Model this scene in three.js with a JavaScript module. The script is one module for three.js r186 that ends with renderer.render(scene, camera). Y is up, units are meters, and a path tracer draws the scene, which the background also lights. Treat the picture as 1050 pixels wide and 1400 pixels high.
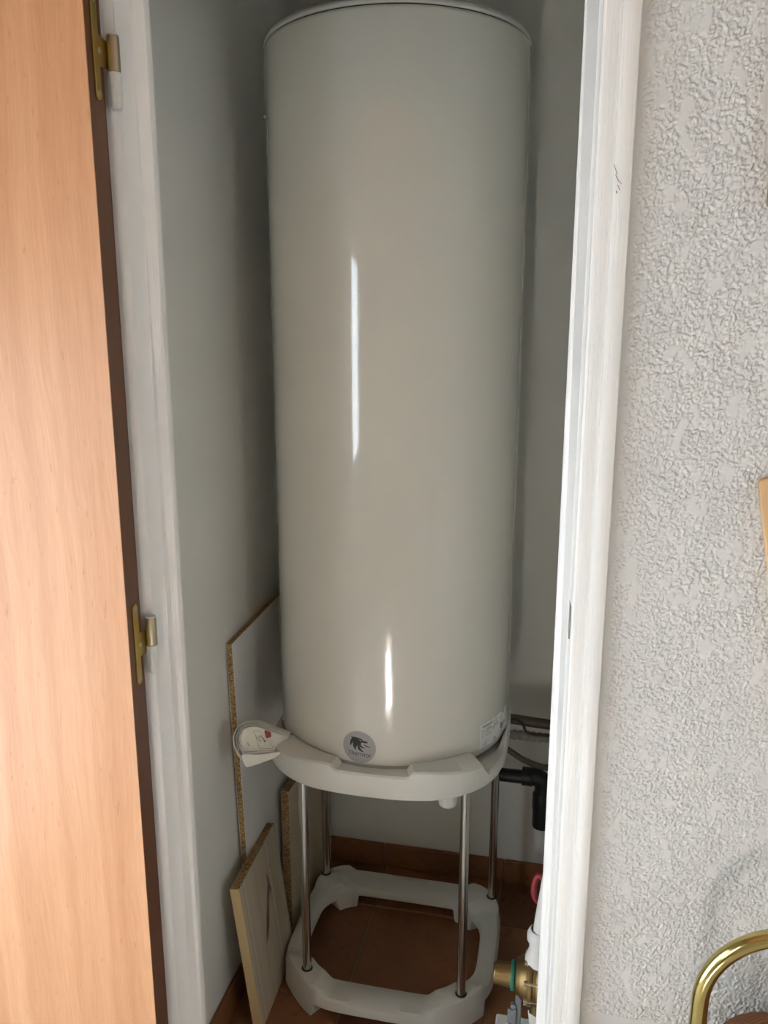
import * as THREE from 'three';
import { RectAreaLightUniformsLib } from 'three/addons/lights/RectAreaLightUniformsLib.js';
import { RoundedBoxGeometry } from 'three/addons/geometries/RoundedBoxGeometry.js';
import { mergeGeometries, mergeVertices, toCreasedNormals } from 'three/addons/utils/BufferGeometryUtils.js';
import { createNoise2D, createNoise3D } from 'simplex-noise';

// ---------------------------------------------------------------- camera, sky, sun, exposure
const scene = new THREE.Scene();
const camera = new THREE.PerspectiveCamera(64.94, 1050 / 1400, 0.05, 30);
camera.position.set(0, 1.54, 0);
camera.rotation.order = 'YXZ';
camera.rotation.set(THREE.MathUtils.degToRad(-12.36), THREE.MathUtils.degToRad(12.4), 0);

scene.background = new THREE.Color(0.03, 0.042, 0.06);            // plain blue sky, seen only by the small high window

const sun = new THREE.DirectionalLight(0xf5f4fa, 24);            // enters by the small high window and lands on the floor behind the camera
sun.position.set(4.5, 5.0, 0.485);
sun.target.position.set(0, 0.004, 0.485);
sun.castShadow = true;
sun.shadow.mapSize.set(2048, 2048);
Object.assign(sun.shadow.camera, { left: -3.4, right: 3.4, top: 3.4, bottom: -3.4, near: 0.5, far: 12 });
sun.shadow.bias = -0.0005;
scene.add(sun, sun.target);

// the daylight openings in the left wall of the room: a low glazed door near the cupboard, its shutter part way down, then a window with a brighter view of the sky
const WIN = { x: -1.5, sashes: [{ z0: -0.92, z1: 0.26, y0: 0.06, y1: 1.6, light: 0.16 }, { z0: 0.6, z1: 1.33, y0: 0.88, y1: 1.95, light: 0.27 }] };
const WIN_COLOR = new THREE.Color(0.79, 0.905, 1.0);
const EAST = { x: 1.9, z0: -0.25, z1: 0.8, y0: 0.9, y1: 1.95, light: 0.085 };   // a smaller window across the room, which lights the left side of the cupboard
RectAreaLightUniformsLib.init();
for (const { x, z0, z1, y0, y1, light } of [...WIN.sashes.map((o) => ({ x: WIN.x, ...o })), EAST]) {
  const daylight = new THREE.RectAreaLight(WIN_COLOR, light, z1 - z0 - 0.1, y1 - y0 - 0.1), inward = x < 0 ? 1 : -1;
  daylight.position.set(x + 0.03 * inward, (y0 + y1) / 2, (z0 + z1) / 2);
  daylight.lookAt(x + 2 * inward, (y0 + y1) / 2, (z0 + z1) / 2);
  scene.add(daylight);
}

const renderer = new THREE.WebGLRenderer({ antialias: true });
renderer.toneMapping = THREE.LinearToneMapping;
renderer.toneMappingExposure = 22.4;
renderer.shadowMap.enabled = true;

// ---------------------------------------------------------------- helpers
let seed = 12345;
const rnd = () => { seed = (seed * 1664525 + 1013904223) >>> 0; return seed / 4294967296; };
const noise2 = createNoise2D(rnd), noise3 = createNoise3D(rnd);
const V = (x, y, z) => new THREE.Vector3(x, y, z);
const lerp = (a, b, t) => a + (b - a) * t;
const clamp01 = (t) => Math.min(1, Math.max(0, t));
const smooth = (a, b, x) => { const t = clamp01((x - a) / (b - a)); return t * t * (3 - 2 * t); };
const used = new Map();
function numbered(name) {
  const n = used.get(name) ?? 0;
  used.set(name, n + 1);
  return n ? `${name}_${String(n).padStart(3, '0')}` : name;
}
function finish(m) { m.castShadow = true; m.receiveShadow = true; return m; }
function mesh(name, geometry, material, parent) {
  const m = finish(new THREE.Mesh(Array.isArray(geometry) ? mergeGeometries(geometry.map(plain)) : geometry, material));
  if (parent) { m.name = name; parent.add(m); } else { m.name = numbered(name); scene.add(m); }
  return m;
}
function plain(g) {                                              // so that geometries of all kinds merge
  const p = g.index ? g.toNonIndexed() : g.clone();
  for (const k of Object.keys(p.attributes)) if (!['position', 'normal', 'uv'].includes(k)) p.deleteAttribute(k);
  if (!p.attributes.uv) p.setAttribute('uv', new THREE.BufferAttribute(new Float32Array(p.attributes.position.count * 2), 2));
  return p;
}
function group(name, x = 0, y = 0, z = 0) {
  const g = new THREE.Group(); g.name = numbered(name); g.position.set(x, y, z); scene.add(g); return g;
}
function tag(o, label, category, grp) { o.userData.label = label; o.userData.category = category; if (grp) o.userData.group = grp; return o; }
function structure(o) { o.userData.kind = 'structure'; return o; }
const box = (x0, x1, y0, y1, z0, z1) => new THREE.BoxGeometry(x1 - x0, y1 - y0, z1 - z0).translate((x0 + x1) / 2, (y0 + y1) / 2, (z0 + z1) / 2);
const rbox = (x0, x1, y0, y1, z0, z1, r = 0.002, s = 2) => new RoundedBoxGeometry(x1 - x0, y1 - y0, z1 - z0, s, r).translate((x0 + x1) / 2, (y0 + y1) / 2, (z0 + z1) / 2);
const tube = (pts, r, seg = 48, rad = 14) => new THREE.TubeGeometry(new THREE.CatmullRomCurve3(pts), seg, r, rad, false);
const cyl = (r0, r1, h, n = 32) => new THREE.CylinderGeometry(r0, r1, h, n);
function metricUv(g) {                                           // uv in metres by the dominant axis of the normal
  const p = g.attributes.position, n = g.attributes.normal, uv = new Float32Array(p.count * 2);
  for (let i = 0; i < p.count; i++) {
    const ax = Math.abs(n.getX(i)), ay = Math.abs(n.getY(i)), az = Math.abs(n.getZ(i));
    if (ax >= ay && ax >= az) { uv[2 * i] = p.getZ(i); uv[2 * i + 1] = p.getY(i); }
    else if (ay >= az) { uv[2 * i] = p.getX(i); uv[2 * i + 1] = p.getZ(i); }
    else { uv[2 * i] = p.getX(i); uv[2 * i + 1] = p.getY(i); }
  }
  g.setAttribute('uv', new THREE.BufferAttribute(uv, 2));
  return g;
}
// a computed texture: fn(u, v, i, j) gives [r, g, b] 0..255 (sRGB) or one grey value
function dataTexture(w, h, fn, color = true) {
  const d = new Uint8Array(w * h * 4);
  for (let j = 0; j < h; j++) for (let i = 0; i < w; i++) {
    let c = fn(i / w, j / h, i, j); if (typeof c === 'number') c = [c, c, c];
    for (let k = 0; k < 3; k++) d[(j * w + i) * 4 + k] = Math.max(0, Math.min(255, c[k]));
    d[(j * w + i) * 4 + 3] = 255;
  }
  const t = new THREE.DataTexture(d, w, h);
  t.wrapS = t.wrapT = THREE.RepeatWrapping; t.magFilter = THREE.LinearFilter; t.minFilter = THREE.LinearMipmapLinearFilter; t.generateMipmaps = true;
  if (color) t.colorSpace = THREE.SRGBColorSpace;
  t.needsUpdate = true;
  return t;
}
// noise that tiles in u and v (blend of four shifted copies)
const tiled = (f) => (u, v) => {
  const mix = (p, q, t) => (typeof p === 'number' ? lerp(p, q, t) : p.map((x, i) => lerp(x, q[i], t)));
  return mix(mix(f(u, v), f(u - 1, v), u), mix(f(u, v - 1), f(u - 1, v - 1), u), v);
};
function canvasTexture(w, h, draw) {
  const c = document.createElement('canvas'); c.width = w; c.height = h;
  draw(c.getContext('2d'), w, h);
  const t = new THREE.CanvasTexture(c); t.colorSpace = THREE.SRGBColorSpace; t.anisotropy = 4; return t;
}

// ---------------------------------------------------------------- materials
const std = (o) => new THREE.MeshStandardMaterial(o);
const phys = (o) => new THREE.MeshPhysicalMaterial(o);

const plasterGrain = dataTexture(256, 256, tiled((u, v) => 128 + 60 * noise2(u * 18, v * 18) + 40 * noise2(u * 50 + 9, v * 50)), false);
const M = {};
M.closetWall = std({ color: 0xe3e0d8, roughness: 0.62, bumpMap: plasterGrain, bumpScale: 0.0006 });
M.plaster = std({ color: 0xd4d2ce, roughness: 0.9 });
M.roomWall = std({ color: 0xcdc7bc, roughness: 0.9, bumpMap: plasterGrain, bumpScale: 0.002 });
const paintGrain = dataTexture(256, 512, tiled((u, v) => 128 + 50 * noise2(u * 60, v * 3.5) + 34 * noise2(u * 130, v * 7 + 40)), false);
paintGrain.repeat.set(9, 2);
M.framePaint = phys({ color: 0xe9e7e3, roughness: 0.38, bumpMap: paintGrain, bumpScale: 0.0009, clearcoat: 0.25, clearcoatRoughness: 0.3 });
M.ceilingWood = std({ color: 0xb08e68, roughness: 0.7 });
M.roomTile = std({ color: 0xd9d4ca, roughness: 0.55 });
M.grout = std({ color: 0x8f7c68, roughness: 0.95 });
function terracotta(r, g, b, k) {
  return std({ color: 0xffffff, roughness: 0.5, map: dataTexture(256, 256, tiled((u, v) => {
    const n = 0.5 * noise2(u * 3 + k, v * 3) + 0.3 * noise2(u * 9 + k, v * 9) + 0.25 * noise2(u * 40, v * 40 + k);
    const s = noise2(u * 22 + k * 2, v * 22) > 0.72 ? -16 : 0;
    return [r + 22 * n + s, g + 15 * n + s, b + 10 * n + s];
  })) });
}
M.terracotta = [terracotta(136, 90, 58, 1), terracotta(128, 84, 54, 8), terracotta(144, 97, 64, 15)];
M.plinth = [terracotta(142, 94, 58, 23), terracotta(132, 86, 52, 31)];

// laminated door with a warm alder print: long fibres, slow bands and cathedral arches
M.doorFace = phys({ color: 0xffffff, roughness: 0.42, clearcoat: 0.12, clearcoatRoughness: 0.3, map: (() => {
  const t = dataTexture(512, 2048, (u, v) => {
    const x = u * 0.63, y = v * 2.03;
    const warp = 0.012 * noise2(x * 5, y * 1.1) + 0.004 * noise2(x * 18, y * 4);
    const band = 0.5 * noise2((x + warp) * 13, y * 0.22) + 0.35 * noise2((x + warp) * 34 + 7, y * 0.4);
    const fibre = 0.5 * noise2((x + warp) * 240, y * 5) + 0.5 * noise2((x + warp) * 420 + 3, y * 14);
    // cathedral arches: contours of a tall parabola that repeats up the board
    const cx = 0.09 + 0.03 * noise2(1.5, y * 0.6), q = (x - cx) / 0.075;
    const arch = Math.sin((y * 1.7 + q * q * 0.55 + 0.35 * noise2(x * 9, y * 1.6)) * 16) * Math.exp(-q * q * 0.55);
    const fleck = noise2(x * 60 + 50, y * 13) > 0.86 ? 1 : 0;
    const k = 13 * band + 7 * fibre + 8 * arch - 16 * fleck * (noise2(x * 200, y * 60) * 0.5 + 0.5);
    return [204 + k, 150 + k * 1.15, 108 + k * 1.2];
  });
  t.wrapS = t.wrapT = THREE.ClampToEdgeWrapping;
  return t;
})() });
M.doorEdge = phys({ color: 0xffffff, roughness: 0.4, clearcoat: 0.2, clearcoatRoughness: 0.25, map: dataTexture(64, 1024, tiled((u, v) => {
  const k = 10 * noise2(u * 20, v * 14) + 8 * noise2(u * 40 + 5, v * 50);
  return [98 + k, 58 + k, 34 + k * 0.8];
})) });

const flakes = (base, dark, light, n, sx, sy) => canvasTexture(512, 512, (c, w, h) => {
  c.fillStyle = base; c.fillRect(0, 0, w, h);
  for (let i = 0; i < n; i++) {
    const t = rnd(), x = rnd() * w, y = rnd() * h, l = 4 + rnd() * 16, b = 2 + rnd() * 4;
    c.save(); c.translate(x, y); c.rotate((rnd() - 0.5) * 1.6);
    c.fillStyle = t < 0.4 ? dark : t < 0.8 ? light : base;
    c.globalAlpha = 0.35 + rnd() * 0.5;
    c.fillRect(-l / 2, -b / 2, l, b); c.restore();
  }
});
const chipMap = flakes('#a07e50', '#4a331d', '#cdb083', 5600);
chipMap.wrapS = chipMap.wrapT = THREE.RepeatWrapping; chipMap.repeat.set(6.5, 6.5);
M.chipboard = std({ color: 0xffffff, roughness: 0.95, map: chipMap, bumpMap: chipMap, bumpScale: 0.0008 });
M.whiteMelamine = std({ color: 0xe0deda, roughness: 0.45 });
M.beigeMelamine = std({ color: 0xffffff, roughness: 0.5, map: dataTexture(256, 512, tiled((u, v) => {
  const k = 9 * noise2(u * 5, v * 1.2) + 5 * noise2(u * 34, v * 3);
  return [190 + k, 176 + k, 150 + k];
})) });
M.birchEdge = std({ color: 0xd9bd8c, roughness: 0.6 });

M.enamel = phys({ color: 0xd8d5ca, roughness: 0.14, clearcoat: 1, clearcoatRoughness: 0.035 });
M.cap = std({ color: 0xc6c4bd, roughness: 0.5 });
M.darkSeam = std({ color: 0x3b3a37, roughness: 0.8 });
M.standPlastic = std({ color: 0xdcdad3, roughness: 0.4 });
M.chrome = std({ color: 0xc4c1bb, roughness: 0.2, metalness: 1 });
M.rubber = std({ color: 0x1b1b1c, roughness: 0.55 });
M.zinc = std({ color: 0xb9a25c, roughness: 0.36, metalness: 1 });
M.zincPale = std({ color: 0xb8ac94, roughness: 0.38, metalness: 1 });
M.brass = std({ color: 0xc9b878, roughness: 0.13, metalness: 1 });
M.castBrass = std({ color: 0x8f7850, roughness: 0.42, metalness: 1 });
M.blackPlastic = std({ color: 0x1c1c1e, roughness: 0.42 });
M.whitePlastic = std({ color: 0xdedcd8, roughness: 0.45 });
M.greyHose = std({ color: 0x9a948a, roughness: 0.6 });
M.brownHose = std({ color: 0x5c5147, roughness: 0.6 });
M.red = std({ color: 0x8c1a28, roughness: 0.4 });
M.green = std({ color: 0x1f6f5c, roughness: 0.5 });
M.greyClip = std({ color: 0x8b9197, roughness: 0.4, metalness: 0.6 });
M.paper = std({ color: 0xe6e2d6, roughness: 0.8 });
M.paleWood = std({ color: 0xffffff, roughness: 0.6, map: dataTexture(128, 512, tiled((u, v) => {
  const k = 12 * noise2(u * 12, v * 2) + 7 * noise2(u * 50, v * 6);
  return [206 + k, 168 + k, 124 + k];
})) });
M.darkWood = std({ color: 0x94704c, roughness: 0.6 });
M.wicker = std({ color: 0x84583a, roughness: 0.65 });

// ---------------------------------------------------------------- the room behind the camera
const LX = -WIN.x, RX = 1.9, RZ = 2.7, RH = 2.55, WALL_Z = -1.095;
{
  const f = structure(mesh('floor', metricUv(box(-2.1, 2.1, -0.1, 0, -1.13, RZ + 0.2)), M.roomTile));
  f.userData.label = 'pale tiled floor of the room in front of the cupboard';
  structure(mesh('ceiling', box(-2.1, 2.1, RH, RH + 0.1, -1.16, RZ + 0.2), M.ceilingWood));
  // left wall of the room with the daylight window
  const [A, B] = WIN.sashes;
  const W = [[-1.16, A.z0, 0, RH], [A.z1, B.z0, 0, RH], [B.z1, RZ + 0.2, 0, RH], [A.z0, A.z1, 0, A.y0], [A.z0, A.z1, A.y1, RH], [B.z0, B.z1, 0, B.y0], [B.z0, B.z1, B.y1, RH]]
    .map(([a, b, c, d]) => box(-LX - 0.2, -LX, c, d, a, b));
  structure(mesh('wall_west', metricUv(mergeGeometries(W)), M.roomWall));
  // right wall with the small high window
  const S = { z0: 0.2, z1: 0.77, y0: 2.19, y1: 2.47 };
  const E = [[-1.16, EAST.z0, 0, 2.1], [EAST.z1, RZ + 0.2, 0, 2.1], [EAST.z0, EAST.z1, 0, EAST.y0], [EAST.z0, EAST.z1, EAST.y1, 2.1],
    [-1.16, S.z0, 2.1, RH], [S.z1, RZ + 0.2, 2.1, RH], [S.z0, S.z1, 2.1, S.y0], [S.z0, S.z1, S.y1, RH]]
    .map(([a, b, c, d]) => box(RX, RX + 0.06, c, d, a, b));
  structure(mesh('wall_east', metricUv(mergeGeometries(E)), M.plaster));
  structure(mesh('wall_south', metricUv(box(-2.1, 2.1, 0, RH, RZ, RZ + 0.2)), M.roomWall));
  const b = 0.05;
  [...WIN.sashes, EAST].forEach(({ x, z0, z1, y0, y1, light }, i) => {
    const w = structure(group(`window_${i + 1}`, x ? x + 0.035 : -LX - 0.05, 0, 0));
    if (x) w.scale.x = -1;
    mesh('window_frame', [[z0, z0 + b, y0, y1], [z1 - b, z1, y0, y1], [z0, z1, y0, y0 + b], [z0, z1, y1 - b, y1]].map(([a, c, d, e]) => box(-0.025, 0.04, d, e, a, c)), M.framePaint, w);
    mesh('window_pane', box(-0.01, 0.0, y0 + b, y1 - b, z0 + b, z1 - b), std({ color: 0xeeeeee, roughness: 0.3, emissive: WIN_COLOR, emissiveIntensity: light * 0.5 }), w);
  });
  const w2 = structure(group('window_4', RX + 0.03, 0, 0));
  mesh('window_pane', box(-0.002, 0.002, S.y0, S.y1, S.z0, S.z1), phys({ color: 0xffffff, roughness: 0, transmission: 1, thickness: 0 }), w2);
}

// ---------------------------------------------------------------- partition wall with rough plaster, and the closet
const DOOR = { x0: -0.655, x1: 0.071, top: 2.075 };               // outer edges of the casing
{
  const n = structure(group('wall_north'));
  const zb = -1.16;
  mesh('masonry', metricUv(mergeGeometries([box(-2.1, DOOR.x0 + 0.02, 0, RH, zb, WALL_Z), box(DOOR.x1 - 0.02, 2.1, 0, RH, zb, WALL_Z - 0.0004), box(DOOR.x0 + 0.02, DOOR.x1 - 0.02, DOOR.top - 0.02, RH, zb, WALL_Z)])), M.plaster, n);
  // the coat of rough plaster to the right of the door: real relief, a spatter of ridges and flattened islands
  const x0 = 0.066, x1 = 0.385, y0 = 0.52, y1 = 2.08, step = 0.00115;
  const nx = Math.round((x1 - x0) / step), ny = Math.round((y1 - y0) / step);
  const g = new THREE.PlaneGeometry(x1 - x0, y1 - y0, nx, ny);
  g.translate((x0 + x1) / 2, (y0 + y1) / 2, WALL_Z);
  const p = g.attributes.position;
  for (let i = 0; i < p.count; i++) {
    const x = p.getX(i), y = p.getY(i);
    const wx = x + 0.0024 * noise2(x * 130, y * 110), wy = y + 0.0024 * noise2(x * 120 + 30, y * 100);
    const n1 = noise2(wx * 150, wy * 112) + 0.4 * noise2(wx * 290, wy * 240), n2 = noise2(wx * 250 + 40, wy * 195), n3 = noise2(wx * 400, wy * 350);
    const calm = smooth(0.3, 0.85, noise2(x * 24 + 4, y * 15) + 0.4 * noise2(x * 60, y * 40));      // islands that the trowel smoothed
    const rough = 0.0013 * smooth(-0.3, 0.35, n1) + 0.00095 * smooth(-0.3, 0.45, n2) + 0.0002 * n3;
    let h = lerp(rough, 0.0015 + 0.00008 * n3, calm) + 0.0004 * noise2(x * 22, y * 16);
    h *= smooth(0.072, 0.086, x);
    p.setZ(i, WALL_Z + 0.0006 + Math.max(-0.0004, h));
  }
  g.computeVertexNormals();
  mesh('plaster_coat', g, M.plaster, n);

  // closet shell
  structure(mesh('wall_back', metricUv(box(-0.79, 0.22, 0, 2.5, -2.17, -2.07)), M.closetWall));
  structure(mesh('wall_left', metricUv(box(-0.79, -0.69, 0, 2.5, -2.07, -1.16)), M.closetWall));
  structure(mesh('wall_right', metricUv(box(0.12, 0.22, 0, 2.5, -2.07, -1.16)), M.closetWall));
  structure(mesh('ceiling', box(-0.79, 0.22, 2.5, 2.6, -2.17, -1.16), M.closetWall));

  // terracotta floor, tile by tile on a bed of grout
  const f = structure(group('floor'));
  mesh('grout_bed', box(-0.69, 0.12, -0.1, -0.003, -2.07, -1.13), M.grout, f);
  const gx = [-0.69, -0.441, -0.108, 0.12], gz = [-2.07, -1.888, -1.553, -1.222, -1.13], j = 0.003;
  for (let i = 0; i < 3; i++) for (let k = 0; k < 4; k++)
    mesh('tile', metricUv(rbox(gx[i] + (i ? j : 0), gx[i + 1] - (i < 2 ? j : 0), -0.04, (i + k) % 2 * 0.0005, gz[k] + (k ? j : 0), gz[k + 1] - (k < 3 ? j : 0), 0.0025)), M.terracotta[(i * 2 + k) % 3], f);
  // plinth tiles
  const back = structure(group('baseboard_back'));
  mesh('grout_bed', box(-0.69, 0.12, 0.0, 0.071, -2.07, -2.064), M.grout, back);
  const bx = [-0.675, -0.45, -0.1, 0.108];
  for (let i = 0; i < 3; i++) mesh('tile', metricUv(rbox(bx[i] + 0.002, bx[i + 1] - 0.002, 0.001, 0.075, -2.069, -2.059, 0.003)), M.plinth[i % 2], back);
  const left = structure(group('baseboard_left'));
  mesh('grout_bed', box(-0.69, -0.684, 0.0, 0.071, -2.06, -1.16), M.grout, left);
  const lz = [-2.059, -1.86, -1.53, -1.2, -1.16];
  for (let i = 0; i < 4; i++) mesh('tile', metricUv(rbox(-0.689, -0.679, 0.001, 0.075, lz[i] + 0.002, lz[i + 1] - 0.002, 0.003)), M.plinth[(i + 1) % 2], left);
  const right = structure(group('baseboard_right'));
  for (let i = 0; i < 3; i++) mesh('tile', metricUv(rbox(0.110, 0.119, 0.001, 0.075, lz[i] + 0.002, lz[i + 1] - 0.002, 0.003)), M.plinth[i % 2], right);
}

// ---------------------------------------------------------------- the door frame: stepped section with rounded arrises
// section given as [x, z, rounding radius], seen from above, for the right side; mirrored for the left
function filleted(points) {
  const out = [], n = points.length;
  for (let i = 0; i < n; i++) {
    const [x, z, r] = points[i];
    if (!r) { out.push(new THREE.Vector2(x, z)); continue; }
    const P = new THREE.Vector2(x, z), A = new THREE.Vector2(...points[(i + n - 1) % n].slice(0, 2)), B = new THREE.Vector2(...points[(i + 1) % n].slice(0, 2));
    const a = P.clone().add(A.clone().sub(P).setLength(r)), b = P.clone().add(B.clone().sub(P).setLength(r));
    for (let k = 0; k <= 4; k++) {
      const t = k / 4;
      out.push(a.clone().multiplyScalar((1 - t) * (1 - t)).addScaledVector(P, 2 * t * (1 - t)).addScaledVector(b, t * t));
    }
  }
  return out;
}
function extrudeUp(points, y0, y1) {                              // points in x, z
  const s = new THREE.Shape(points.map((q) => new THREE.Vector2(q.x, -q.y)));
  const g = new THREE.ExtrudeGeometry(s, { depth: y1 - y0, bevelEnabled: false });
  g.rotateX(-Math.PI / 2); g.translate(0, y0, 0);
  return metricUv(toCreasedNormals(g, 0.7));
}
const MID = -0.292;
const jambSection = [[0.005, -1.151, 0], [0.005, -1.1375, 0.0025], [0.0235, -1.1285, 0.001], [0.0262, -1.0885, 0.0045], [0.0465, -1.0865, 0.0012], [0.0495, -1.0765, 0.003], [0.0705, -1.0765, 0.003], [0.0705, -1.0955, 0], [0.1, -1.0955, 0], [0.1, -1.151, 0]];
{
  // the jamb: the frame post carries the rebate, the casing strip is nailed over the joint
  const r = structure(group('trim_1'));
  mesh('jamb_post', extrudeUp(filleted(jambSection.filter((q, i) => i < 5).concat([[0.052, -1.0883, 0], [0.052, -1.151, 0]])), 0, 2.05), M.framePaint, r);
  mesh('casing_strip', extrudeUp(filleted([[0.0473, -1.0945, 0], [0.0478, -1.0785, 0.005], [0.0705, -1.0785, 0.003], [0.0705, -1.0945, 0]]), 0, DOOR.top), M.framePaint, r);
  mesh('strike_plate', rbox(0.0235, 0.0262, 1.125, 1.172, -1.127, -1.093, 0.0008), std({ color: 0x8d8a84, roughness: 0.35, metalness: 0.9 }), r);
  const worn = std({ color: 0x6d665e, roughness: 0.9 });
  for (const [x, y, z, w, h, a] of [[0.0505, 1.737, -1.0782, 0.0006, 0.012, 0.35], [0.053, 1.727, -1.0782, 0.0007, 0.009, 0.5], [0.0555, 1.716, -1.0782, 0.0007, 0.007, 0.45], [0.057, 1.722, -1.0782, 0.0005, 0.005, 0.7], [0.0533, 1.711, -1.0782, 0.0012, 0.003, 0.2]])
    mesh('scratch', new THREE.BoxGeometry(w, h, 0.0003).rotateZ(a).translate(x, y, z), worn, r);
  for (const [x, y, z] of [[0.0075, 0.478, -1.1372], [0.0105, 0.44, -1.1357]]) mesh('paint_chip', new THREE.BoxGeometry(0.0016, 0.007, 0.0006).translate(x, y, z), worn, r);
  const l = structure(group('trim_2'));
  const mir = (pts) => pts.map(([x, z, q]) => [2 * MID - x, z, q]).reverse();
  mesh('jamb_post', extrudeUp(filleted(mir(jambSection.filter((q, i) => i < 5).concat([[0.052, -1.0883, 0], [0.052, -1.151, 0]]))), 0, 2.05), M.framePaint, l);
  mesh('casing_strip', extrudeUp(filleted(mir([[0.0473, -1.0945, 0], [0.0478, -1.0785, 0.005], [0.0705, -1.0785, 0.003], [0.0705, -1.0945, 0]])), 0, DOOR.top), M.framePaint, l);
  for (const [y, z] of [[1.801, -1.112], [1.108, -1.121], [1.049, -1.112]]) mesh('nail_hole', cyl(0.0011, 0.0011, 0.0005, 12).rotateZ(Math.PI / 2).translate(-0.6096, y, z), worn, l);
  const t = structure(group('trim_3'));
  mesh('head_rail', [box(2 * MID - 0.047, 0.047, 2.05, 2.075, -1.151, -1.0885), box(2 * MID - 0.0245, 0.0245, 2.03, 2.05, -1.151, -1.132)], M.framePaint, t);
  mesh('casing_strip', [box(2 * MID - 0.07, 0.07, 2.052, 2.09, -1.0945, -1.0765)], M.framePaint, t);
}

// ---------------------------------------------------------------- the open door with its two hinges
{
  const d = structure(group('door_1', -0.6165, 0, -1.0765));      // at the pivot; the leaf is folded back against the wall
  const L = 0.627, zb = 0.012, zf = 0.052, y0 = 0.012, y1 = 2.035;
  const leaf = new THREE.Group(); leaf.name = 'door_leaf'; d.add(leaf);
  const face = new THREE.BoxGeometry(L, y1 - y0, 0.002).translate(-L / 2, (y0 + y1) / 2, zf - 0.001);
  mesh('laminate_face', face, M.doorFace, leaf);
  const faceB = new THREE.BoxGeometry(L, y1 - y0, 0.002).translate(-L / 2, (y0 + y1) / 2, zb + 0.001);
  mesh('laminate_face', faceB, M.doorEdge, leaf);
  mesh('door_edge', box(-L + 0.0005, -0.0004, y0 + 0.0004, y1 - 0.0004, zb + 0.002, zf - 0.002), M.doorEdge, leaf);
  for (const [yc, up] of [[1.885, 0.024], [1.07, 0.01]]) {
    const h = new THREE.Group(); h.name = 'hinge'; h.position.set(0, yc, 0); d.add(h);
    // T-shaped plate let into the edge of the leaf
    const s = new THREE.Shape();
    const zc = 0.029, hw = 0.0062;                                // the tall strip of the plate
    s.moveTo(zc - hw, up - 0.058); s.absarc(zc, up - 0.058, hw, Math.PI, 2 * Math.PI, false);
    s.lineTo(zc + hw, up + 0.058); s.absarc(zc, up + 0.058, hw, 0, Math.PI, false);
    s.lineTo(zc - hw, up + 0.016); s.lineTo(0.002, up + 0.013); s.lineTo(0.002, up - 0.02); s.lineTo(zc - hw, up - 0.022);
    const plate = new THREE.ExtrudeGeometry(s, { depth: 0.0014, bevelEnabled: true, bevelThickness: 0.0004, bevelSize: 0.0004, bevelSegments: 1, curveSegments: 8 });
    plate.rotateY(-Math.PI / 2);                                  // shape x becomes z, depth goes to -x
    plate.translate(0.0016, 0, 0);
    mesh('hinge_plate', plate, M.zinc, h);
    for (const [y, z] of [[up + 0.057, zc], [up - 0.003, zc - 0.008], [up - 0.057, zc]]) {
      const sc = new THREE.SphereGeometry(0.0042, 16, 8, 0, Math.PI * 2, 0, Math.PI / 2).scale(1, 0.35, 1).rotateZ(-Math.PI / 2).translate(0.002, y, z);
      mesh('screw', [sc, box(0.003, 0.0037, y - 0.0028, y + 0.0028, z - 0.0004, z + 0.0004), box(0.003, 0.0037, y - 0.0004, y + 0.0004, z - 0.0028, z + 0.0028)], M.zincPale, h);
    }
    mesh('knuckle', new THREE.LatheGeometry([[0, 0.0], [0.0068, 0.0], [0.0071, 0.001], [0.0071, 0.0435], [0.0064, 0.0446], [0, 0.0446]].map((q) => new THREE.Vector2(...q)), 32).scale(1.17, 1, 1.17).translate(0.0098, 0, 0), M.zincPale, h);
    const low = mesh('frame_knuckle', new THREE.LatheGeometry([[0, -0.047], [0.005, -0.0468], [0.0062, -0.0445], [0.0064, -0.0425], [0.0068, -0.042], [0.0071, -0.0095], [0.0078, -0.009], [0.0078, -0.0008], [0.007, -0.0003], [0, -0.0003]].map((q) => new THREE.Vector2(...q)), 32).scale(1.17, 1, 1.17).translate(0.0098, 0, 0), M.framePaint, h);
    low.userData.label = 'white painted lower knuckle';
    mesh('knuckle_cap', cyl(0.0077, 0.008, 0.002, 24).translate(0.0098, 0.0456, 0), M.framePaint, h);
  }
  d.rotation.y = 0;
}

// ---------------------------------------------------------------- the water heater
const TX = -0.353, TZ = -1.729, R = 0.265;
const onTank = (phi, y, r = R) => V(r * Math.cos(phi), y, r * Math.sin(phi));   // relative to the axis
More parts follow.
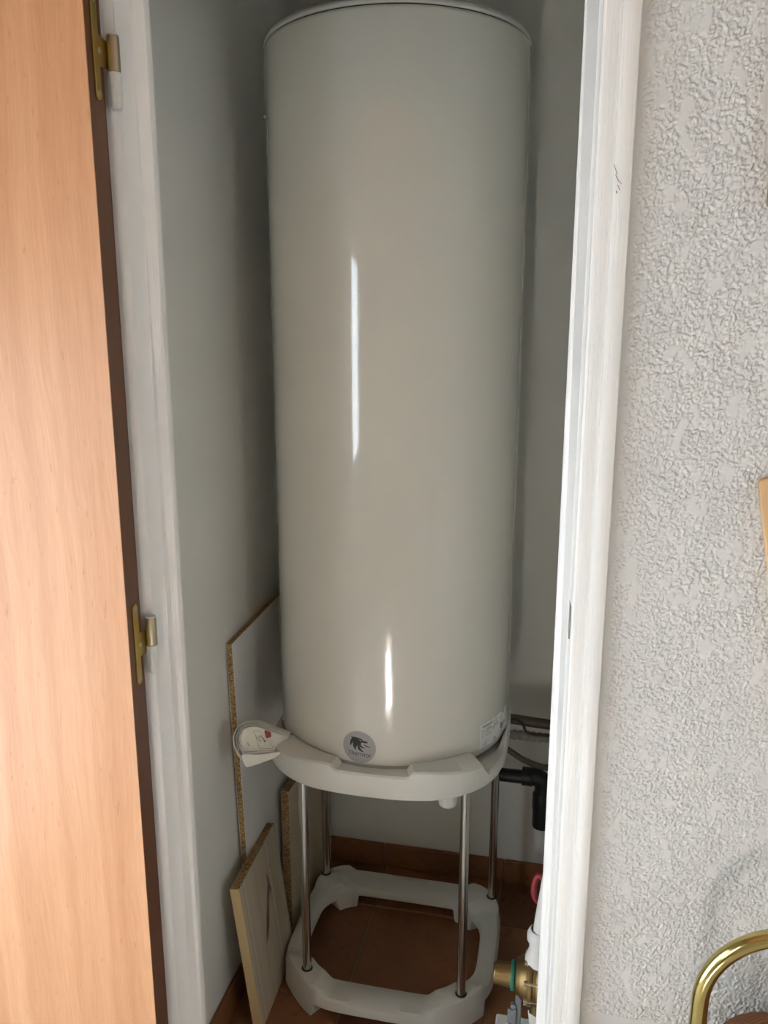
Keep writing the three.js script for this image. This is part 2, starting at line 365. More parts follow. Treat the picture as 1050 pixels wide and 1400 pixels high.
// a patch wrapped on the tank: fn(u, v) 0..1 -> inside or not is left to the outline given in (arc, height) metres
function wrapped(outline, y0, phi0, lift) {
  const s = new THREE.ShapeGeometry(outline, 48);
  let g = s.toNonIndexed();
  // split long triangles so that the patch follows the curve
  for (let pass = 0; pass < 4; pass++) {
    const p = g.attributes.position, out = [];
    const P = (i) => [p.getX(i), p.getY(i)];
    for (let i = 0; i < p.count; i += 3) {
      const a = P(i), b = P(i + 1), c = P(i + 2);
      const ds = [Math.abs(a[0] - b[0]), Math.abs(b[0] - c[0]), Math.abs(c[0] - a[0])], m = Math.max(...ds);
      if (m < 0.006) { out.push(a, b, c); continue; }
      const k = ds.indexOf(m), [q, r, t] = k === 0 ? [a, b, c] : k === 1 ? [b, c, a] : [c, a, b], h = [(q[0] + r[0]) / 2, (q[1] + r[1]) / 2];
      out.push(q, h, t, h, r, t);
    }
    const f = new Float32Array(out.length * 3);
    out.forEach(([x, y], i) => { f[3 * i] = x; f[3 * i + 1] = y; });
    g = new THREE.BufferGeometry(); g.setAttribute('position', new THREE.BufferAttribute(f, 3));
  }
  const p = g.attributes.position, n = new Float32Array(p.count * 3), uv = new Float32Array(p.count * 2);
  g.computeBoundingBox(); const bb = g.boundingBox.clone();
  for (let i = 0; i < p.count; i++) {
    const x = p.getX(i), y = p.getY(i), phi = phi0 - x / R;
    uv[2 * i] = (x - bb.min.x) / (bb.max.x - bb.min.x); uv[2 * i + 1] = (y - bb.min.y) / (bb.max.y - bb.min.y);
    p.setXYZ(i, (R + lift) * Math.cos(phi), y0 + y, (R + lift) * Math.sin(phi));
    n.set([Math.cos(phi), 0, Math.sin(phi)], 3 * i);
  }
  g.setAttribute('normal', new THREE.BufferAttribute(n, 3)); g.setAttribute('uv', new THREE.BufferAttribute(uv, 2));
  return g;
}
{
  const t = group('water_heater', TX, 0, TZ);
  tag(t, 'tall glossy white cylindrical water heater standing on a four-legged stand in the cupboard', 'water heater');
  const lathe = (pts, n = 160) => new THREE.LatheGeometry(pts.map((q) => new THREE.Vector2(...q)), n);
  mesh('tank_shell', lathe([[R - 0.006, 0.675], [R - 0.0015, 0.6765], [R, 0.68], [R, 2.078], [R - 0.0006, 2.0835], [R - 0.0035, 2.0845]]), M.enamel, t);
  mesh('bottom_rim', lathe([[0.0, 0.655], [0.2, 0.655], [R - 0.012, 0.657], [R - 0.005, 0.662], [R - 0.003, 0.668], [R - 0.0045, 0.675]]), M.cap, t);
  mesh('seam', lathe([[R - 0.0035, 2.0843], [R - 0.004, 2.0868]]), M.darkSeam, t);
  mesh('top_cap', lathe([[R - 0.004, 2.0866], [R - 0.001, 2.0875], [R - 0.001, 2.094], [R - 0.006, 2.1005], [R - 0.03, 2.108], [R - 0.1, 2.117], [0, 2.12]]), M.cap, t);
  // lock seam of the rolled sheet
  const a = 0.075;
  mesh('sheet_seam', new THREE.CylinderGeometry(R + 0.0012, R + 0.0012, 1.398, 4, 1, true, Math.PI / 2 - a - 0.012, 0.024).translate(0, 1.38, 0), M.enamel, t);
  // round maker's badge
  const disc = new THREE.Shape(); disc.absarc(0, 0, 0.0355, 0, Math.PI * 2, false);
  const badgeMap = canvasTexture(512, 512, (c) => {
    c.fillStyle = '#a19d9c'; c.fillRect(0, 0, 512, 512);
    c.fillStyle = '#24282a';
    const P = (x, y) => [(x - 205) / 610 * 512, (y - 140) / 575 * 512];   // measured on an enlargement of the badge
    const poly = (pts) => { c.beginPath(); pts.forEach((q, i) => (q.length === 2 ? (i ? c.lineTo(...P(...q)) : c.moveTo(...P(...q))) : c.quadraticCurveTo(...P(q[0], q[1]), ...P(q[2], q[3])))); c.closePath(); c.fill(); };
    // head with mane, open jaw and a flame-like tongue
    poly([[345, 245], [380, 252, 430, 255], [500, 255, 560, 275], [572, 285, 580, 300], [630, 300, 668, 318], [668, 340, 650, 340], [600, 340, 560, 335], [538, 350, 545, 385], [560, 415, 622, 425], [600, 440, 560, 434], [530, 425, 520, 405], [512, 440, 600, 508], [520, 500, 488, 455], [478, 430, 480, 405], [470, 385, 466, 420], [440, 440, 460, 485], [415, 470, 400, 420], [388, 385, 398, 350], [372, 365, 366, 400], [352, 410, 348, 430], [332, 380, 348, 330], [360, 295, 385, 270], [365, 262, 345, 245]]);
    poly([[585, 372], [620, 372, 650, 385], [690, 402, 742, 398], [690, 412, 655, 404], [620, 392, 585, 372]]);
    c.fillStyle = '#a19d9c';
    poly([[490, 288], [530, 290, 552, 305], [556, 315, 540, 314], [520, 300, 490, 288]]);
    c.fillStyle = '#1d1f22'; c.textAlign = 'center'; c.textBaseline = 'alphabetic';
    c.save(); c.translate(262, 398); c.rotate(0.035); c.font = '92px sans-serif';
    const w = c.measureText('Thermor').width; c.scale(360 / w, 1); c.fillText('Thermor', 0, 0); c.restore();
  });
  mesh('brand_badge', wrapped(disc, 0.7145, THREE.MathUtils.degToRad(94.6), 0.0006), std({ map: badgeMap, roughness: 0.4, color: 0xffffff }), t);
  // rating plate
  const W = 0.158, H = 0.055, rect = new THREE.Shape([[0, 0], [W, 0], [W, H], [0, H]].map((q) => new THREE.Vector2(...q)));
  const plateMap = canvasTexture(1024, 356, (c) => {
    c.fillStyle = '#e4e4e2'; c.fillRect(0, 0, 1024, 356);
    c.fillStyle = '#202022';
    c.font = 'bold 50px sans-serif'; c.fillText('THERMOR', 55, 64);
    c.font = '34px sans-serif'; c.fillText('200L-230V', 300, 62);
    c.font = '34px sans-serif'; c.fillText('Type', 50, 118);
    c.strokeStyle = '#202022'; c.lineWidth = 3; c.strokeRect(150, 88, 130, 36); c.fillText('2200W', 158, 118); c.fillText('50-60Hz', 330, 112);
    c.font = '30px sans-serif'; c.fillText('N°', 50, 160); c.fillText('0,8 MPa', 120, 160); c.fillText('IP24  2,1 kWh/24h', 280, 152);
    c.fillText('N°', 50, 202); c.fillText('2106-230411', 120, 200);
    c.font = '24px sans-serif'; for (let i = 0; i < 4; i++) { c.fillText(['8320 6741', '0475 1204', '2106 0043', '1187 5520'][i], 540, 70 + i * 30); c.fillText(['EN 60335', 'Class I', 'IP 24', '8 bar'][i], 720, 60 + i * 30); }
    c.beginPath(); c.arc(585, 215, 44, 0, Math.PI * 2); c.fill();
    c.strokeStyle = '#e4e4e2'; c.lineWidth = 8; c.beginPath(); c.arc(585, 215, 22, 0.6, 5.2); c.stroke();
    c.font = 'bold 46px sans-serif'; c.fillText('CE', 690, 230);
    c.font = '22px sans-serif'; c.fillText('Fabrication France', 540, 292); c.fillText('Serie 0421', 540, 322);
  });
  mesh('rating_plate', wrapped(rect, 0.6785, THREE.MathUtils.degToRad(36), 0.0006), std({ map: plateMap, roughness: 0.5, color: 0xffffff }), t);
  mesh('screw_plug', new THREE.SphereGeometry(0.003, 12, 8).translate(...onTank(THREE.MathUtils.degToRad(160), 1.965, R).toArray()), M.whitePlastic, t);
}

// ---------------------------------------------------------------- the stand: tray, four chromed legs, floor frame
// a ring: for each angle a closed cross-section of [x, z, y] points
function ring(n, section) {
  const rows = [];
  for (let i = 0; i < n; i++) rows.push(section(i / n * Math.PI * 2));
  const m = rows[0].length, pos = new Float32Array(n * m * 3), idx = [];
  rows.forEach((row, i) => row.forEach(([x, z, y], k) => pos.set([x, y, z], (i * m + k) * 3)));
  for (let i = 0; i < n; i++) for (let k = 0; k < m; k++) {
    const a = i * m + k, b = ((i + 1) % n) * m + k, c = ((i + 1) % n) * m + (k + 1) % m, d = i * m + (k + 1) % m;
    idx.push(a, c, b, a, d, c);
  }
  const g = new THREE.BufferGeometry(); g.setAttribute('position', new THREE.BufferAttribute(pos, 3)); g.setIndex(idx);
  return toCreasedNormals(g, 0.6);
}
const squircle = (a, b, n) => (phi) => { const c = Math.cos(phi), s = Math.sin(phi), bb = Array.isArray(b) ? (s > 0 ? b[0] : b[1]) : b, nn = Array.isArray(n) ? (s > 0 ? n[0] : n[1]) : n; return Math.pow(Math.pow(Math.abs(c) / a, nn) + Math.pow(Math.abs(s) / bb, nn), -1 / nn); };
// a rectangle with cut corners: half width a, half depths bf (front) and bb (back), |x| + |z| at most cf / cb; p sets how sharp its corners are
const octagon = (a, bf, bb, cf, cb, p) => (phi) => { const c = Math.abs(Math.cos(phi)), s = Math.abs(Math.sin(phi)), f = smooth(-0.05, 0.05, Math.sin(phi)); return Math.pow(Math.pow(c / a, p) + Math.pow(s / lerp(bb, bf, f), p) + Math.pow((c + s) / lerp(cb, cf, f), p), -1 / p); };
const deg = THREE.MathUtils.degToRad, turnDiff = (a, b) => Math.abs(Math.atan2(Math.sin(a - b), Math.cos(a - b)));
const LEGS = [[-0.176, 0.172], [0.19, 0.17], [-0.23, -0.171], [0.23, -0.172]];
{
  const s = group('heater_stand', TX, 0, TZ);
  tag(s, 'white plastic and chrome four-legged stand carrying the water heater', 'stand');
  // tray
  const outer = octagon(0.27, 0.298, 0.275, 0.452, 0.44, 10);
  const N = 720;
  const trayTop = (phi) => {                                      // height of the outer wall round the tray
    let d = phi * 180 / Math.PI;
    let h = 0.686;
    h = lerp(h, 0.674, smooth(17, 14.5, Math.abs(d - 88)));      // low cut in the front
    for (const [c, w] of [[31, 10], [147, 10], [216, 10], [324, 10]]) h = lerp(h, 0.652, smooth(w + 2.5, w - 3, Math.abs(d - c)));
    if (d < 36 || d > 324) h = lerp(0.652, 0.676, smooth(22, 12, Math.min(d, 360 - d)));      // side walls
    if (d > 144) h = Math.min(h, d < 216 || d > 324 ? h : 0.664);
    if (d > 144 && d < 216) h = 0.653;
    return h;
  };
  const tray = ring(N, (phi) => {
    const d = phi * 180 / Math.PI, ro = outer(phi), c = Math.cos(phi), q = Math.sin(phi), h = trayTop(phi);
    const front = Math.abs(d - 88);
    // on the two front shoulders the top slopes from a raised lip at the tank down to the wall
    const scoop = smooth(17, 22, front) * smooth(52, 46, front);
    const ri = Math.min(R + 0.0025, ro - 0.006), hi = h, ho = h - 0.011 * scoop * smooth(18, 44, front);
    const w = ro - ri;
    return [[ro - 0.003, 0.622], [ro, 0.628], [ro - 0.0005, ho - 0.004], [ro - 0.004, ho], [ri + Math.min(0.012, w * 0.3), hi], [ri, hi - 0.001], [ri, 0.645], [R - 0.035, 0.644], [R - 0.05, 0.64], [R - 0.05, 0.622]].map(([r, y]) => [r * c, r * q, y]);
  });
  mesh('tray', tray, M.standPlastic, s);
  mesh('tray_floor', cyl(R - 0.04, R - 0.05, 0.016, 64).translate(0, 0.633, 0), M.standPlastic, s);
  mesh('drain_spout', new THREE.LatheGeometry([[0.0, 0.566], [0.014, 0.566], [0.0185, 0.57], [0.02, 0.578], [0.02, 0.625]].map((p) => new THREE.Vector2(...p)), 32).translate(0.155, 0.0, 0.2), M.whitePlastic, s);
  for (const [x, z] of LEGS) {
    mesh('leg', cyl(0.0105, 0.0105, 0.559, 32).translate(x, 0.3525, z), M.chrome, s);
  }
  // floor frame
  const bo = octagon(0.26, 0.245, 0.233, 0.388, 0.435, 16), bi = octagon(0.212, 0.168, 0.149, 0.302, 0.299, 20);
  const corner = (x, z, a) => {                                   // 1 on the four corner blocks
    const [ex, ez] = z > 0 ? [0.13, 0.13] : [0.172, 0.146];
    return smooth(ex - a, ex + a * 0.4, Math.abs(x)) * smooth(ez - a, ez + a * 0.4, Math.abs(z));
  };
  const base = ring(1080, (phi) => {
    const c = Math.cos(phi), q = Math.sin(phi), ro = bo(phi), ri = bi(phi), rm = (ro + ri) / 2;
    const foot = corner(rm * c * 1.02, rm * q * 1.02, 0.007), yb = lerp(0.034, 0, foot), flare = 0.004 * Math.max(0, 1 - yb / 0.03);
    const top = (r, drop) => [r, lerp(0.059, 0.074, corner(r * c, r * q, 0.02)) - drop];
    return [[ro + flare - 0.002, yb], [ro + flare, yb + 0.003], top(ro - 0.003, 0.012), top(ro - 0.006, 0.004), top(ro - 0.012, 0), top((ro + ri) / 2, 0), top(ri + 0.011, 0), top(ri + 0.004, 0.004), top(ri + 0.001, 0.012), [ri - flare * 0.5, yb + 0.003], [ri - flare * 0.5 + 0.002, yb]].map(([r, y]) => [r * c, r * q, y]);
  });
  const b = mesh('floor_frame', base, M.standPlastic, s);
  for (const [x, z] of LEGS) mesh('leg_socket', new THREE.TorusGeometry(0.0118, 0.0016, 8, 32).rotateX(Math.PI / 2).translate(x, 0.0745, z), M.darkSeam, b);
}

// ---------------------------------------------------------------- offcut boards leaning on the left wall
// a board stands with its length along z, thickness along x, height along y; origin at its bottom front right corner
function board(name, T, H, L, faceMat, opts = {}) {
  const g = group(name);
  mesh('chipboard_core', metricUv(box(-T + 0.001, -0.001, 0, H, -L, 0)), M.chipboard, g);
  const fc = (x0, x1) => metricUv(box(x0, x1, 0, H, -L, 0));
  mesh('laminate_face', fc(-0.001, 0), opts.front ?? faceMat, g);
  mesh('laminate_face', fc(-T, -T + 0.001), faceMat, g);
  if (opts.band) mesh('edge_band', box(-T, 0, 0, H, 0, 0.0012), M.birchEdge, g);
  return g;
}
{
  const a = board('chipboard_panel', 0.0145, 0.888, 0.48, M.whiteMelamine);
  a.position.set(-0.6645, 0.001, -1.567); a.rotation.z = 0.0095; a.rotation.x = 0.042;
  a.rotation.order = 'YXZ';
  tag(a, 'tall white laminated chipboard panel leaning on the left wall behind the other two offcuts', 'board');
  const b = board('chipboard_panel', 0.022, 0.406, 0.305, M.beigeMelamine);
  b.position.set(-0.633, 0.001, -1.752); b.rotation.y = -0.06;
  tag(b, 'medium beige chipboard offcut standing deep in the cupboard beside the stand legs', 'board');
  const stain = canvasTexture(512, 768, (c, w, h) => {
    c.fillStyle = '#b8ab94'; c.fillRect(0, 0, w, h);
    for (let i = 0; i < 240; i++) { const x = rnd() * w, d = rnd() * 12 - 6; c.globalAlpha = 0.05; c.fillStyle = d > 0 ? '#e0d6c0' : '#8d7f68'; c.fillRect(x, 0, 2 + rnd() * 22, h); }
    c.globalAlpha = 1;
    const dab = (x, y, l, b, rot, col, al) => { c.save(); c.translate(x, y); c.rotate(rot); c.globalAlpha = al; c.fillStyle = col; c.beginPath(); c.ellipse(0, 0, b, l, 0, 0, 7); c.fill(); c.restore(); };
    // brown rubbed stain and scratches, measured on the board's face
    for (let i = 0; i < 70; i++) { const t = rnd(); dab(lerp(215, 330, t) + rnd() * 26 - 13, lerp(430, 210, t) + rnd() * 30 - 15, 22 + rnd() * 34, 5 + rnd() * 11, 0.3 + rnd() * 0.3, '#54432f', 0.13); }
    for (let i = 0; i < 24; i++) { const t = rnd(); dab(lerp(315, 335, t), lerp(150, 250, t) + rnd() * 20, 16 + rnd() * 18, 4 + rnd() * 6, -0.2 + rnd() * 0.2, '#54432f', 0.2); }
    dab(372, 152, 5, 5, 0, '#4b3c2c', 0.8);
  });
  const front = std({ map: stain, roughness: 0.55, color: 0xffffff });
  const d = board('chipboard_panel', 0.0215, 0.36, 0.25, M.beigeMelamine);
  // its visible face carries the stain: give it its own 0..1 uv
  const facing = d.children[1]; facing.material = front;
  const p = facing.geometry.attributes.position, uv = facing.geometry.attributes.uv;
  for (let i = 0; i < p.count; i++) uv.setXY(i, -p.getZ(i) / 0.25, p.getY(i) / 0.36);
  mesh('edge_band', box(-0.0215, 0, 0, 0.36, 0, 0.0012), M.birchEdge, d).userData.label = 'pale birch edge banding';
  d.position.set(-0.597, 0.002, -1.437); d.rotation.order = 'YXZ'; d.rotation.y = 0.04; d.rotation.z = Math.atan2(0.042, 0.355); d.rotation.x = 0.0;
  tag(d, 'small stained beige board with a pale edge leaning in front beside the floor frame', 'board');
}

// ---------------------------------------------------------------- the folded instruction booklet tucked in the tray
{
  const g = group('booklet', -0.600, 0.69, -1.475);
  tag(g, 'folded white instruction booklet tucked between the heater and the tray on the left', 'booklet');
  // the sheets lie in a slanted plane; drawn as an outline in (u, v) then bent back at the rim
  const sheet = (pts, bend, z0) => {
    const c = new THREE.CatmullRomCurve3(pts.map(([x, y]) => V(x, y, 0)), true, 'catmullrom', 0.25);
    const s = new THREE.Shape(c.getPoints(80).map((q) => new THREE.Vector2(q.x, q.y)));
    const e = new THREE.ExtrudeGeometry(s, { depth: 0.0012, bevelEnabled: false });
    const p = e.attributes.position;
    for (let i = 0; i < p.count; i++) p.setZ(i, p.getZ(i) + z0 + bend(p.getX(i), p.getY(i)));
    e.computeVertexNormals();
    return e;
  };
  const k = 0.0003;                                               // metres per step of the enlargement
  const T = (x, y) => [(x - 190) * k, (280 - y) * k];
  // each leaf is bent over like a hammock: a thin band along its curve, as deep as the booklet is long
  const leaf = (pts, near, far) => {
    const c = new THREE.CatmullRomCurve3(pts.map(([x, y]) => V(x, y, 0)), false, 'catmullrom', 0.4).getPoints(70);
    const pos = [], push = (...q) => q.forEach((v) => pos.push(v.x, v.y, v.z)), th = 0.0005;
    const nrm = c.map((q, i) => { const a = c[Math.max(0, i - 1)], b = c[Math.min(c.length - 1, i + 1)]; return V(b.y - a.y, a.x - b.x, 0).normalize().multiplyScalar(th); });
    for (let i = 0; i + 1 < c.length; i++) {
      const A = [c[i].clone().add(nrm[i]), c[i + 1].clone().add(nrm[i + 1])], B = [c[i].clone().sub(nrm[i]), c[i + 1].clone().sub(nrm[i + 1])];
      const z = (v, d) => V(v.x, v.y, d - 0.35 * v.x);
      const f = (p, q, r, t) => push(p, q, r, p, r, t);
      f(z(A[0], near), z(A[1], near), z(A[1], far), z(A[0], far));
      f(z(B[1], near), z(B[0], near), z(B[0], far), z(B[1], far));
      f(z(B[0], near), z(B[1], near), z(A[1], near), z(A[0], near));
    }
    const g2 = new THREE.BufferGeometry(); g2.setAttribute('position', new THREE.BufferAttribute(new Float32Array(pos), 3)); g2.computeVertexNormals(); return g2;
  };
  const rim = [[412, 226], [300, 182], [185, 130], [100, 130], [50, 165], [30, 235], [52, 320], [86, 372]];
  const inset = (d) => rim.slice(0, -1).map(([x, y]) => T(lerp(x, 200, d), lerp(y, 250, d * 1.15)));
  mesh('cover', mergeGeometries([leaf(rim.map(([x, y]) => T(x, y)), 0.012, -0.035), plain(sheet([T(86, 345), T(200, 352), T(352, 345), T(300, 385), T(122, 431)], (x) => -0.35 * x, 0.004))].map(plain)), M.paper, g);
  mesh('page', [0.1, 0.17, 0.23].map((d) => leaf(inset(d), 0.006 - d * 0.01, -0.03)), M.paper, g);
  mesh('inner_page', sheet([T(40, 235), T(55, 170), T(105, 140), T(185, 142), T(300, 192), T(400, 232), T(380, 300), T(352, 348), T(200, 352), T(84, 350)], (x) => -0.35 * x, -0.014), M.paper, g);
  const print = canvasTexture(512, 512, (c) => {
    c.fillStyle = '#dfdacb'; c.fillRect(0, 0, 512, 512);
    c.strokeStyle = '#55565a'; c.lineWidth = 5; c.beginPath(); c.moveTo(120, 60); c.quadraticCurveTo(300, 0, 330, 110); c.lineTo(430, 430); c.quadraticCurveTo(440, 470, 380, 470); c.lineTo(220, 440); c.closePath(); c.stroke();
    c.fillStyle = '#2c2d30'; c.save(); c.translate(215, 160); c.rotate(1.15); c.font = 'bold 84px sans-serif'; c.fillText('2766', 0, 0); c.font = '40px sans-serif'; c.fillText('NOTICE', 10, 60); c.restore();
    c.strokeStyle = '#55565a'; c.lineWidth = 6; c.beginPath(); c.moveTo(20, 505); c.lineTo(500, 505); c.stroke();
    c.font = '34px sans-serif'; c.save(); c.translate(20, 300); c.rotate(1.2); c.fillText('00000', 0, 0); c.restore();
  });
  const at = (x, y, dz) => { const [u, v] = T(x, y); return V(u, v, -0.35 * u + dz); };
  const quad = (a, b, c, d) => { const q = new THREE.BufferGeometry().setFromPoints([a, b, c, a, c, d]); q.setAttribute('uv', new THREE.BufferAttribute(new Float32Array([0, 1, 0, 0, 1, 0, 0, 1, 1, 0, 1, 1]), 2)); q.computeVertexNormals(); return q; };
  mesh('printed_page', quad(at(110, 175, -0.0122), at(95, 338, -0.0122), at(325, 338, -0.0122), at(250, 190, -0.0122)), std({ map: print, roughness: 0.8, side: THREE.DoubleSide }), g);
  mesh('red_mark', sheet([T(232, 195), T(272, 203), T(278, 240), T(245, 248)], (x) => -0.35 * x, -0.0118), M.red, g);
  mesh('yellow_mark', sheet([T(190, 152), T(240, 172), T(255, 186), T(205, 170)], (x) => -0.35 * x, -0.0116), std({ color: 0xc8a63c, roughness: 0.8 }), g);
  g.rotation.order = 'YXZ'; g.rotation.y = 0.25; g.rotation.x = -0.35;
}

// ---------------------------------------------------------------- plumbing behind the heater, on the right
{
  const s = group('drain_siphon', 0.001, -0.026, -1.944);
  tag(s, 'black plastic drain elbow with a white outlet pipe behind the stand on the right', 'siphon');
  const arc = [V(-0.3, 0.437, -0.09), V(-0.27, 0.437, -0.02), V(-0.22, 0.437, 0), V(-0.12, 0.437, 0), V(-0.045, 0.437, 0)];
  mesh('inlet_tube', tube(arc, 0.0175, 40, 20), M.blackPlastic, s);
  mesh('collar', [cyl(0.024, 0.024, 0.026).rotateZ(Math.PI / 2).translate(-0.045, 0.44, 0), new THREE.TorusGeometry(0.0235, 0.002, 8, 32).rotateY(Math.PI / 2).translate(-0.033, 0.44, 0)], M.blackPlastic, s);
  mesh('elbow', [tube([V(-0.035, 0.44, 0), V(-0.02, 0.441, 0), V(-0.008, 0.432, 0), V(-0.002, 0.412, 0), V(-0.002, 0.395, 0)], 0.023, 32, 24), new THREE.SphereGeometry(0.0234, 24, 16).translate(-0.006, 0.432, 0)], M.blackPlastic, s);
  mesh('union_nut', new THREE.LatheGeometry([[0.0225, 0.3], [0.0255, 0.302], [0.0255, 0.35], [0.0275, 0.352], [0.0275, 0.395], [0.023, 0.4]].map((p) => new THREE.Vector2(...p)), 12).translate(-0.002, 0, 0), M.blackPlastic, s);
  mesh('outlet_pipe', tube([V(-0.002, 0.31, 0), V(-0.002, 0.25, 0), V(0.0, 0.225, -0.02), V(0.004, 0.215, -0.07), V(0.004, 0.215, -0.124)], 0.0215, 40, 20), M.whitePlastic, s);

  // ribbed flexible hose
  const rib = [[0.0088, -0.002]]; const pts = [];
  for (let i = 0; i <= 120; i++) { const x = i / 120 * 0.36; pts.push(new THREE.Vector2(0.0118 + 0.0014 * Math.cos(i * Math.PI * 0.5 * 0.75), x)); }
  const h = new THREE.LatheGeometry(pts, 20).rotateZ(-Math.PI / 2).translate(-0.24, 0.536, -1.93);
  tag(mesh('flexible_hose', h, M.greyHose), 'pale ribbed flexible hose running across behind the heater on the right', 'hose');
  tag(mesh('water_pipe', tube([V(-0.3, 0.578, -1.945), V(-0.1, 0.572, -1.945), V(0.0, 0.566, -1.945), V(0.119, 0.562, -1.945)], 0.013, 30, 16), M.brownHose), 'dull brown pipe running above the pale ribbed hose', 'pipe');
  tag(mesh('power_cable', tube([V(-0.24, 0.6, -1.9), V(-0.16, 0.56, -1.88), V(-0.09, 0.523, -1.87), V(-0.045, 0.498, -1.87), V(0.0, 0.487, -1.87), V(0.06, 0.492, -1.88), V(0.119, 0.51, -1.89)], 0.0075, 60, 12), M.brownHose), 'dark brown cable sagging below the pale ribbed hose', 'cable');
  tag(mesh('thin_cable', tube([V(-0.2, 0.57, -1.924), V(-0.1, 0.578, -1.924), V(-0.075, 0.582, -1.922), V(-0.06, 0.574, -1.918), V(-0.05, 0.556, -1.914), V(0.02, 0.551, -1.912), V(0.119, 0.552, -1.912)], 0.0035, 60, 10), M.blackPlastic), 'thin black cable looped over the ribbed hose', 'cable');
}
{
  // gas pressure regulator on the white meter box, low down behind the right jamb
  const b = mesh('meter_box', rbox(-0.072, 0.115, 0.001, 0.222, -1.37, -1.235, 0.004), M.whitePlastic);
  tag(b, 'white box on the floor behind the right door jamb, below the brass regulator', 'box');
  const g = group('pressure_regulator', 0, 0.378, -1.3);
  tag(g, 'brass gas pressure regulator with a green ring, behind the right door jamb', 'regulator');
  const turned = (pts, n = 40) => new THREE.LatheGeometry(pts.map((q) => new THREE.Vector2(...q)), n).rotateZ(Math.PI / 2);   // profile along -x: [radius, distance to the left]
  mesh('adjusting_cap', turned([[0.023, 0.043], [0.0215, 0.046], [0.0195, 0.071], [0.0185, 0.0745], [0.0175, 0.0755], [0, 0.0755]]), M.castBrass, g);
  mesh('sealing_ring', turned([[0.024, 0.036], [0.0262, 0.037], [0.0262, 0.043], [0.023, 0.044]]), M.green, g);
  mesh('bonnet', turned([[0, 0.004], [0.046, 0.004], [0.047, 0.005], [0.047, 0.0115], [0.046, 0.0125], [0.042, 0.0128], [0.0415, 0.0175], [0.0385, 0.019], [0.0375, 0.025], [0.033, 0.028], [0.0315, 0.033], [0.027, 0.035], [0.024, 0.037]]), M.castBrass, g);
  mesh('body', [turned([[0, -0.05], [0.02, -0.05], [0.03, -0.03], [0.045, -0.012], [0.047, -0.01], [0.047, 0.003], [0, 0.003]]), cyl(0.012, 0.012, 0.05, 24).translate(0.008, -0.055, 0), cyl(0.016, 0.016, 0.02, 6).translate(0.006, -0.045, 0.015)], M.castBrass, g);
  for (let i = 0; i < 8; i++) {
    const a = i / 8 * Math.PI * 2 + 0.3;
    mesh('flange_screw', new THREE.CylinderGeometry(0.0042, 0.0042, 0.026, 6).rotateZ(Math.PI / 2).translate(-0.006, 0.0435 * Math.cos(a), 0.0435 * Math.sin(a)), M.zincPale, g);
  }
  mesh('bracket', [rbox(-0.034, -0.022, -0.1545, -0.03, -0.006, 0.012, 0.002), rbox(-0.04, 0.004, -0.1555, -0.149, -0.014, 0.02, 0.002), rbox(-0.03, 0.0, -0.125, -0.117, -0.006, 0.012, 0.002)], M.greyClip, g);
  mesh('lead_seal', [rbox(-0.047, -0.03, -0.092, -0.06, 0.011, 0.018, 0.003), cyl(0.005, 0.005, 0.008, 12).rotateX(Math.PI / 2).translate(-0.037, -0.055, 0.012)], M.greyClip, g);
  mesh('red_tag', rbox(-0.05, -0.042, -0.13, -0.085, 0.012, 0.016, 0.001).rotateZ(0.06), M.red, g);
  mesh('paper_tag', rbox(-0.016, 0.008, -0.135, -0.05, 0.02, 0.022, 0.0008).rotateZ(0.12), M.paper, g);

  const p = group('gas_pipe', 0.006, 0, -1.3);
  tag(p, 'white painted pipe with elbow fitting rising behind the right door jamb', 'pipe');
  mesh('pipe', tube([V(0.0, 0.43, 0), V(0.003, 0.48, 0), V(0.016, 0.6, 0), V(0.03, 0.73, 0), V(0.045, 0.84, 0), V(0.07, 0.88, 0), V(0.113, 0.88, 0)], 0.0165, 60, 20), M.whitePlastic, p);
  const L = (pts) => new THREE.LatheGeometry(pts.map((q) => new THREE.Vector2(...q)), 28);
  mesh('elbow', L([[0.012, 0.405], [0.022, 0.407], [0.0255, 0.412], [0.0255, 0.424], [0.022, 0.433], [0.0185, 0.445], [0.0195, 0.457], [0.0235, 0.463], [0.0235, 0.474], [0.0205, 0.481], [0.017, 0.484]]).translate(0, 0, 0), M.whitePlastic, p);
  mesh('union_ring', L([[0.0165, 0.522], [0.0195, 0.524], [0.0195, 0.532], [0.0165, 0.534], [0.0165, 0.556], [0.0185, 0.558], [0.0185, 0.566], [0.016, 0.568]]).rotateZ(-0.11).translate(0.0665, 0.0, 0), M.whitePlastic, p);
  mesh('valve_handle', [tube([V(0.012, 0.566, -0.02), V(-0.008, 0.574, -0.026), V(-0.015, 0.555, -0.026), V(-0.012, 0.528, -0.024), V(0.006, 0.52, -0.02)], 0.0055, 32, 10)], M.red, p).userData.label = 'red looped valve handle';
}

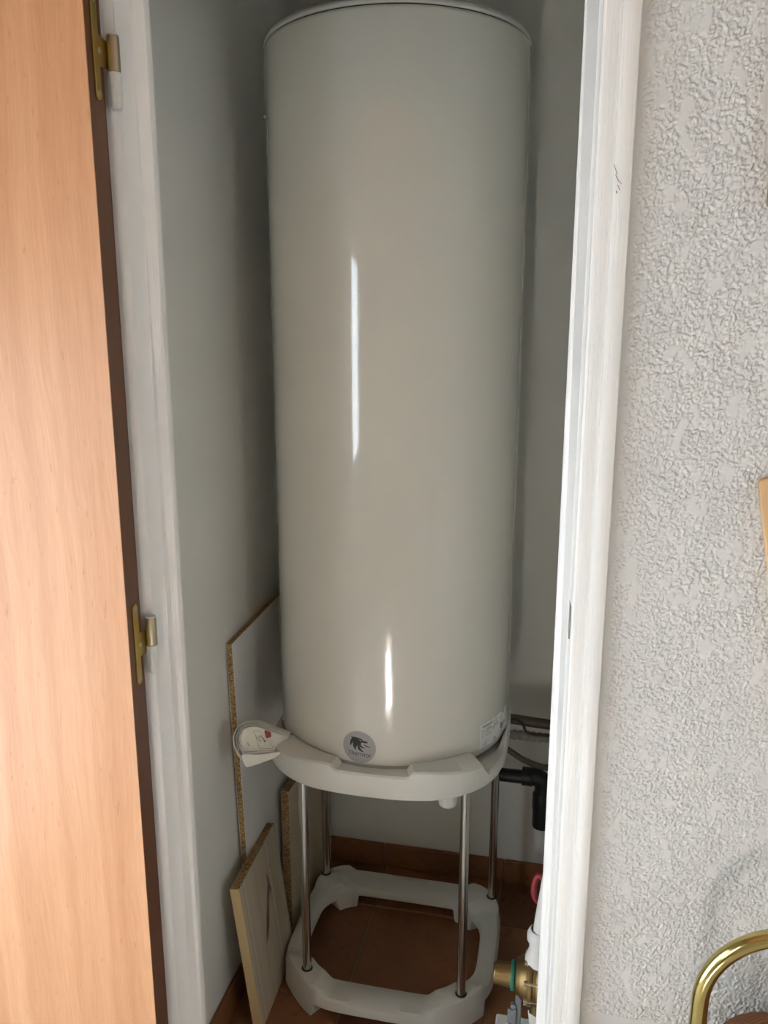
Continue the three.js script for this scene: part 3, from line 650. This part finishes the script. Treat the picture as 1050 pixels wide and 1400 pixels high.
// ---------------------------------------------------------------- things on and by the rough wall on the right
{
  // wooden slat with a drilled hole, hung askew on a nail
  const g = group('wooden_slat', 0.266, 1.344, WALL_Z + 0.012);
  const s = new THREE.Shape();
  const w0 = 0.0135;
  s.moveTo(-w0, -0.01); s.lineTo(-w0, 0.012); s.quadraticCurveTo(-w0, 0.02, -w0 + 0.008, 0.02); s.lineTo(w0 - 0.008, 0.02); s.quadraticCurveTo(w0, 0.02, w0, 0.012); s.lineTo(w0, -0.34); s.quadraticCurveTo(0, -0.36, -w0, -0.34); s.closePath();
  const hole = new THREE.Path(); hole.absarc(0, 0, 0.0042, 0, Math.PI * 2, true); s.holes.push(hole);
  const e = new THREE.ExtrudeGeometry(s, { depth: 0.009, bevelEnabled: true, bevelThickness: 0.002, bevelSize: 0.002, bevelSegments: 3, curveSegments: 16 });
  const m = mesh('slat', metricUv(toCreasedNormals(e, 0.5)), M.paleWood, g);
  m.position.z = -0.006; g.rotation.z = 0.19;
  tag(g, 'pale wooden slat with a drilled hole hanging askew on the rough wall', 'slat');
  const nail = mesh('nail', [cyl(0.0014, 0.0014, 0.022, 12).rotateX(Math.PI / 2).translate(0.266, 1.3455, WALL_Z + 0.009), cyl(0.003, 0.003, 0.0014, 16).rotateX(Math.PI / 2).translate(0.266, 1.3455, WALL_Z + 0.02)], M.zincPale);
  tag(nail, 'small steel nail through the hole of the pale slat', 'nail');

  const f = group('picture_frame', 0.227, 1.69, WALL_Z + 0.002);
  tag(f, 'brown wooden frame hanging on the rough wall, cut off by the right edge', 'picture frame');
  const bar = [rbox(0, 0.02, 0, 0.4, 0, 0.016, 0.003), rbox(0.28, 0.3, 0, 0.4, 0, 0.016, 0.003), rbox(0.0195, 0.2805, 0, 0.02, 0, 0.016, 0.003), rbox(0.0195, 0.2805, 0.38, 0.4, 0, 0.016, 0.003)];
  mesh('frame', bar, M.darkWood, f);
  mesh('backing', box(0.015, 0.285, 0.015, 0.385, 0.001, 0.006), M.paper, f);
}
{
  const g = group('wicker_basket', 0.335, 0, -0.985);
  tag(g, 'lidded wicker basket with an arched brass handle by the rough wall', 'basket');
  const r = 0.117, yc = 0.668;
  const pts = [V(-r, 0.03, 0), V(-r, 0.3, 0), V(-r, 0.55, 0), V(-r, yc - 0.02, 0)];
  for (let i = 0; i <= 16; i++) { const a = Math.PI * (1 - i / 16); pts.push(V(r * Math.cos(a), yc + r * Math.sin(a), 0)); }
  pts.push(V(r, yc - 0.02, 0), V(r, 0.55, 0), V(r, 0.3, 0), V(r, 0.03, 0));
  mesh('handle', tube(pts, 0.0112, 200, 24), M.brass, g).userData.label = 'polished brass arched handle';
  for (const x of [-r, r]) mesh('foot', cyl(0.02, 0.024, 0.03, 24).translate(x, 0.016, 0), M.brass, g);
  const coils = [], rr = (y) => 0.088 + 0.012 * Math.sin(y / 0.6 * Math.PI);
  for (let i = 0; i < 48; i++) { const y = 0.01 + i * 0.0115; coils.push(new THREE.TorusGeometry(rr(y) - 0.006, 0.0064, 6, 36).rotateX(Math.PI / 2).translate(0, y, 0)); }
  mesh('body', coils, M.wicker, g);
  const lid = [];
  for (let i = 0; i < 15; i++) { const t = i / 14, q = 0.092 * (1 - t) + 0.004; lid.push(new THREE.TorusGeometry(q, 0.0042, 6, 36).rotateX(Math.PI / 2).translate(0, 0.556 + 0.06 * Math.sqrt(1 - Math.pow(q / 0.098, 2)), 0)); }
  mesh('lid', lid, M.wicker, g);
  mesh('knob', new THREE.SphereGeometry(0.011, 20, 14).translate(0, 0.627, 0), M.whitePlastic, g).userData.label = 'white ceramic knob';
}

renderer.render(scene, camera);
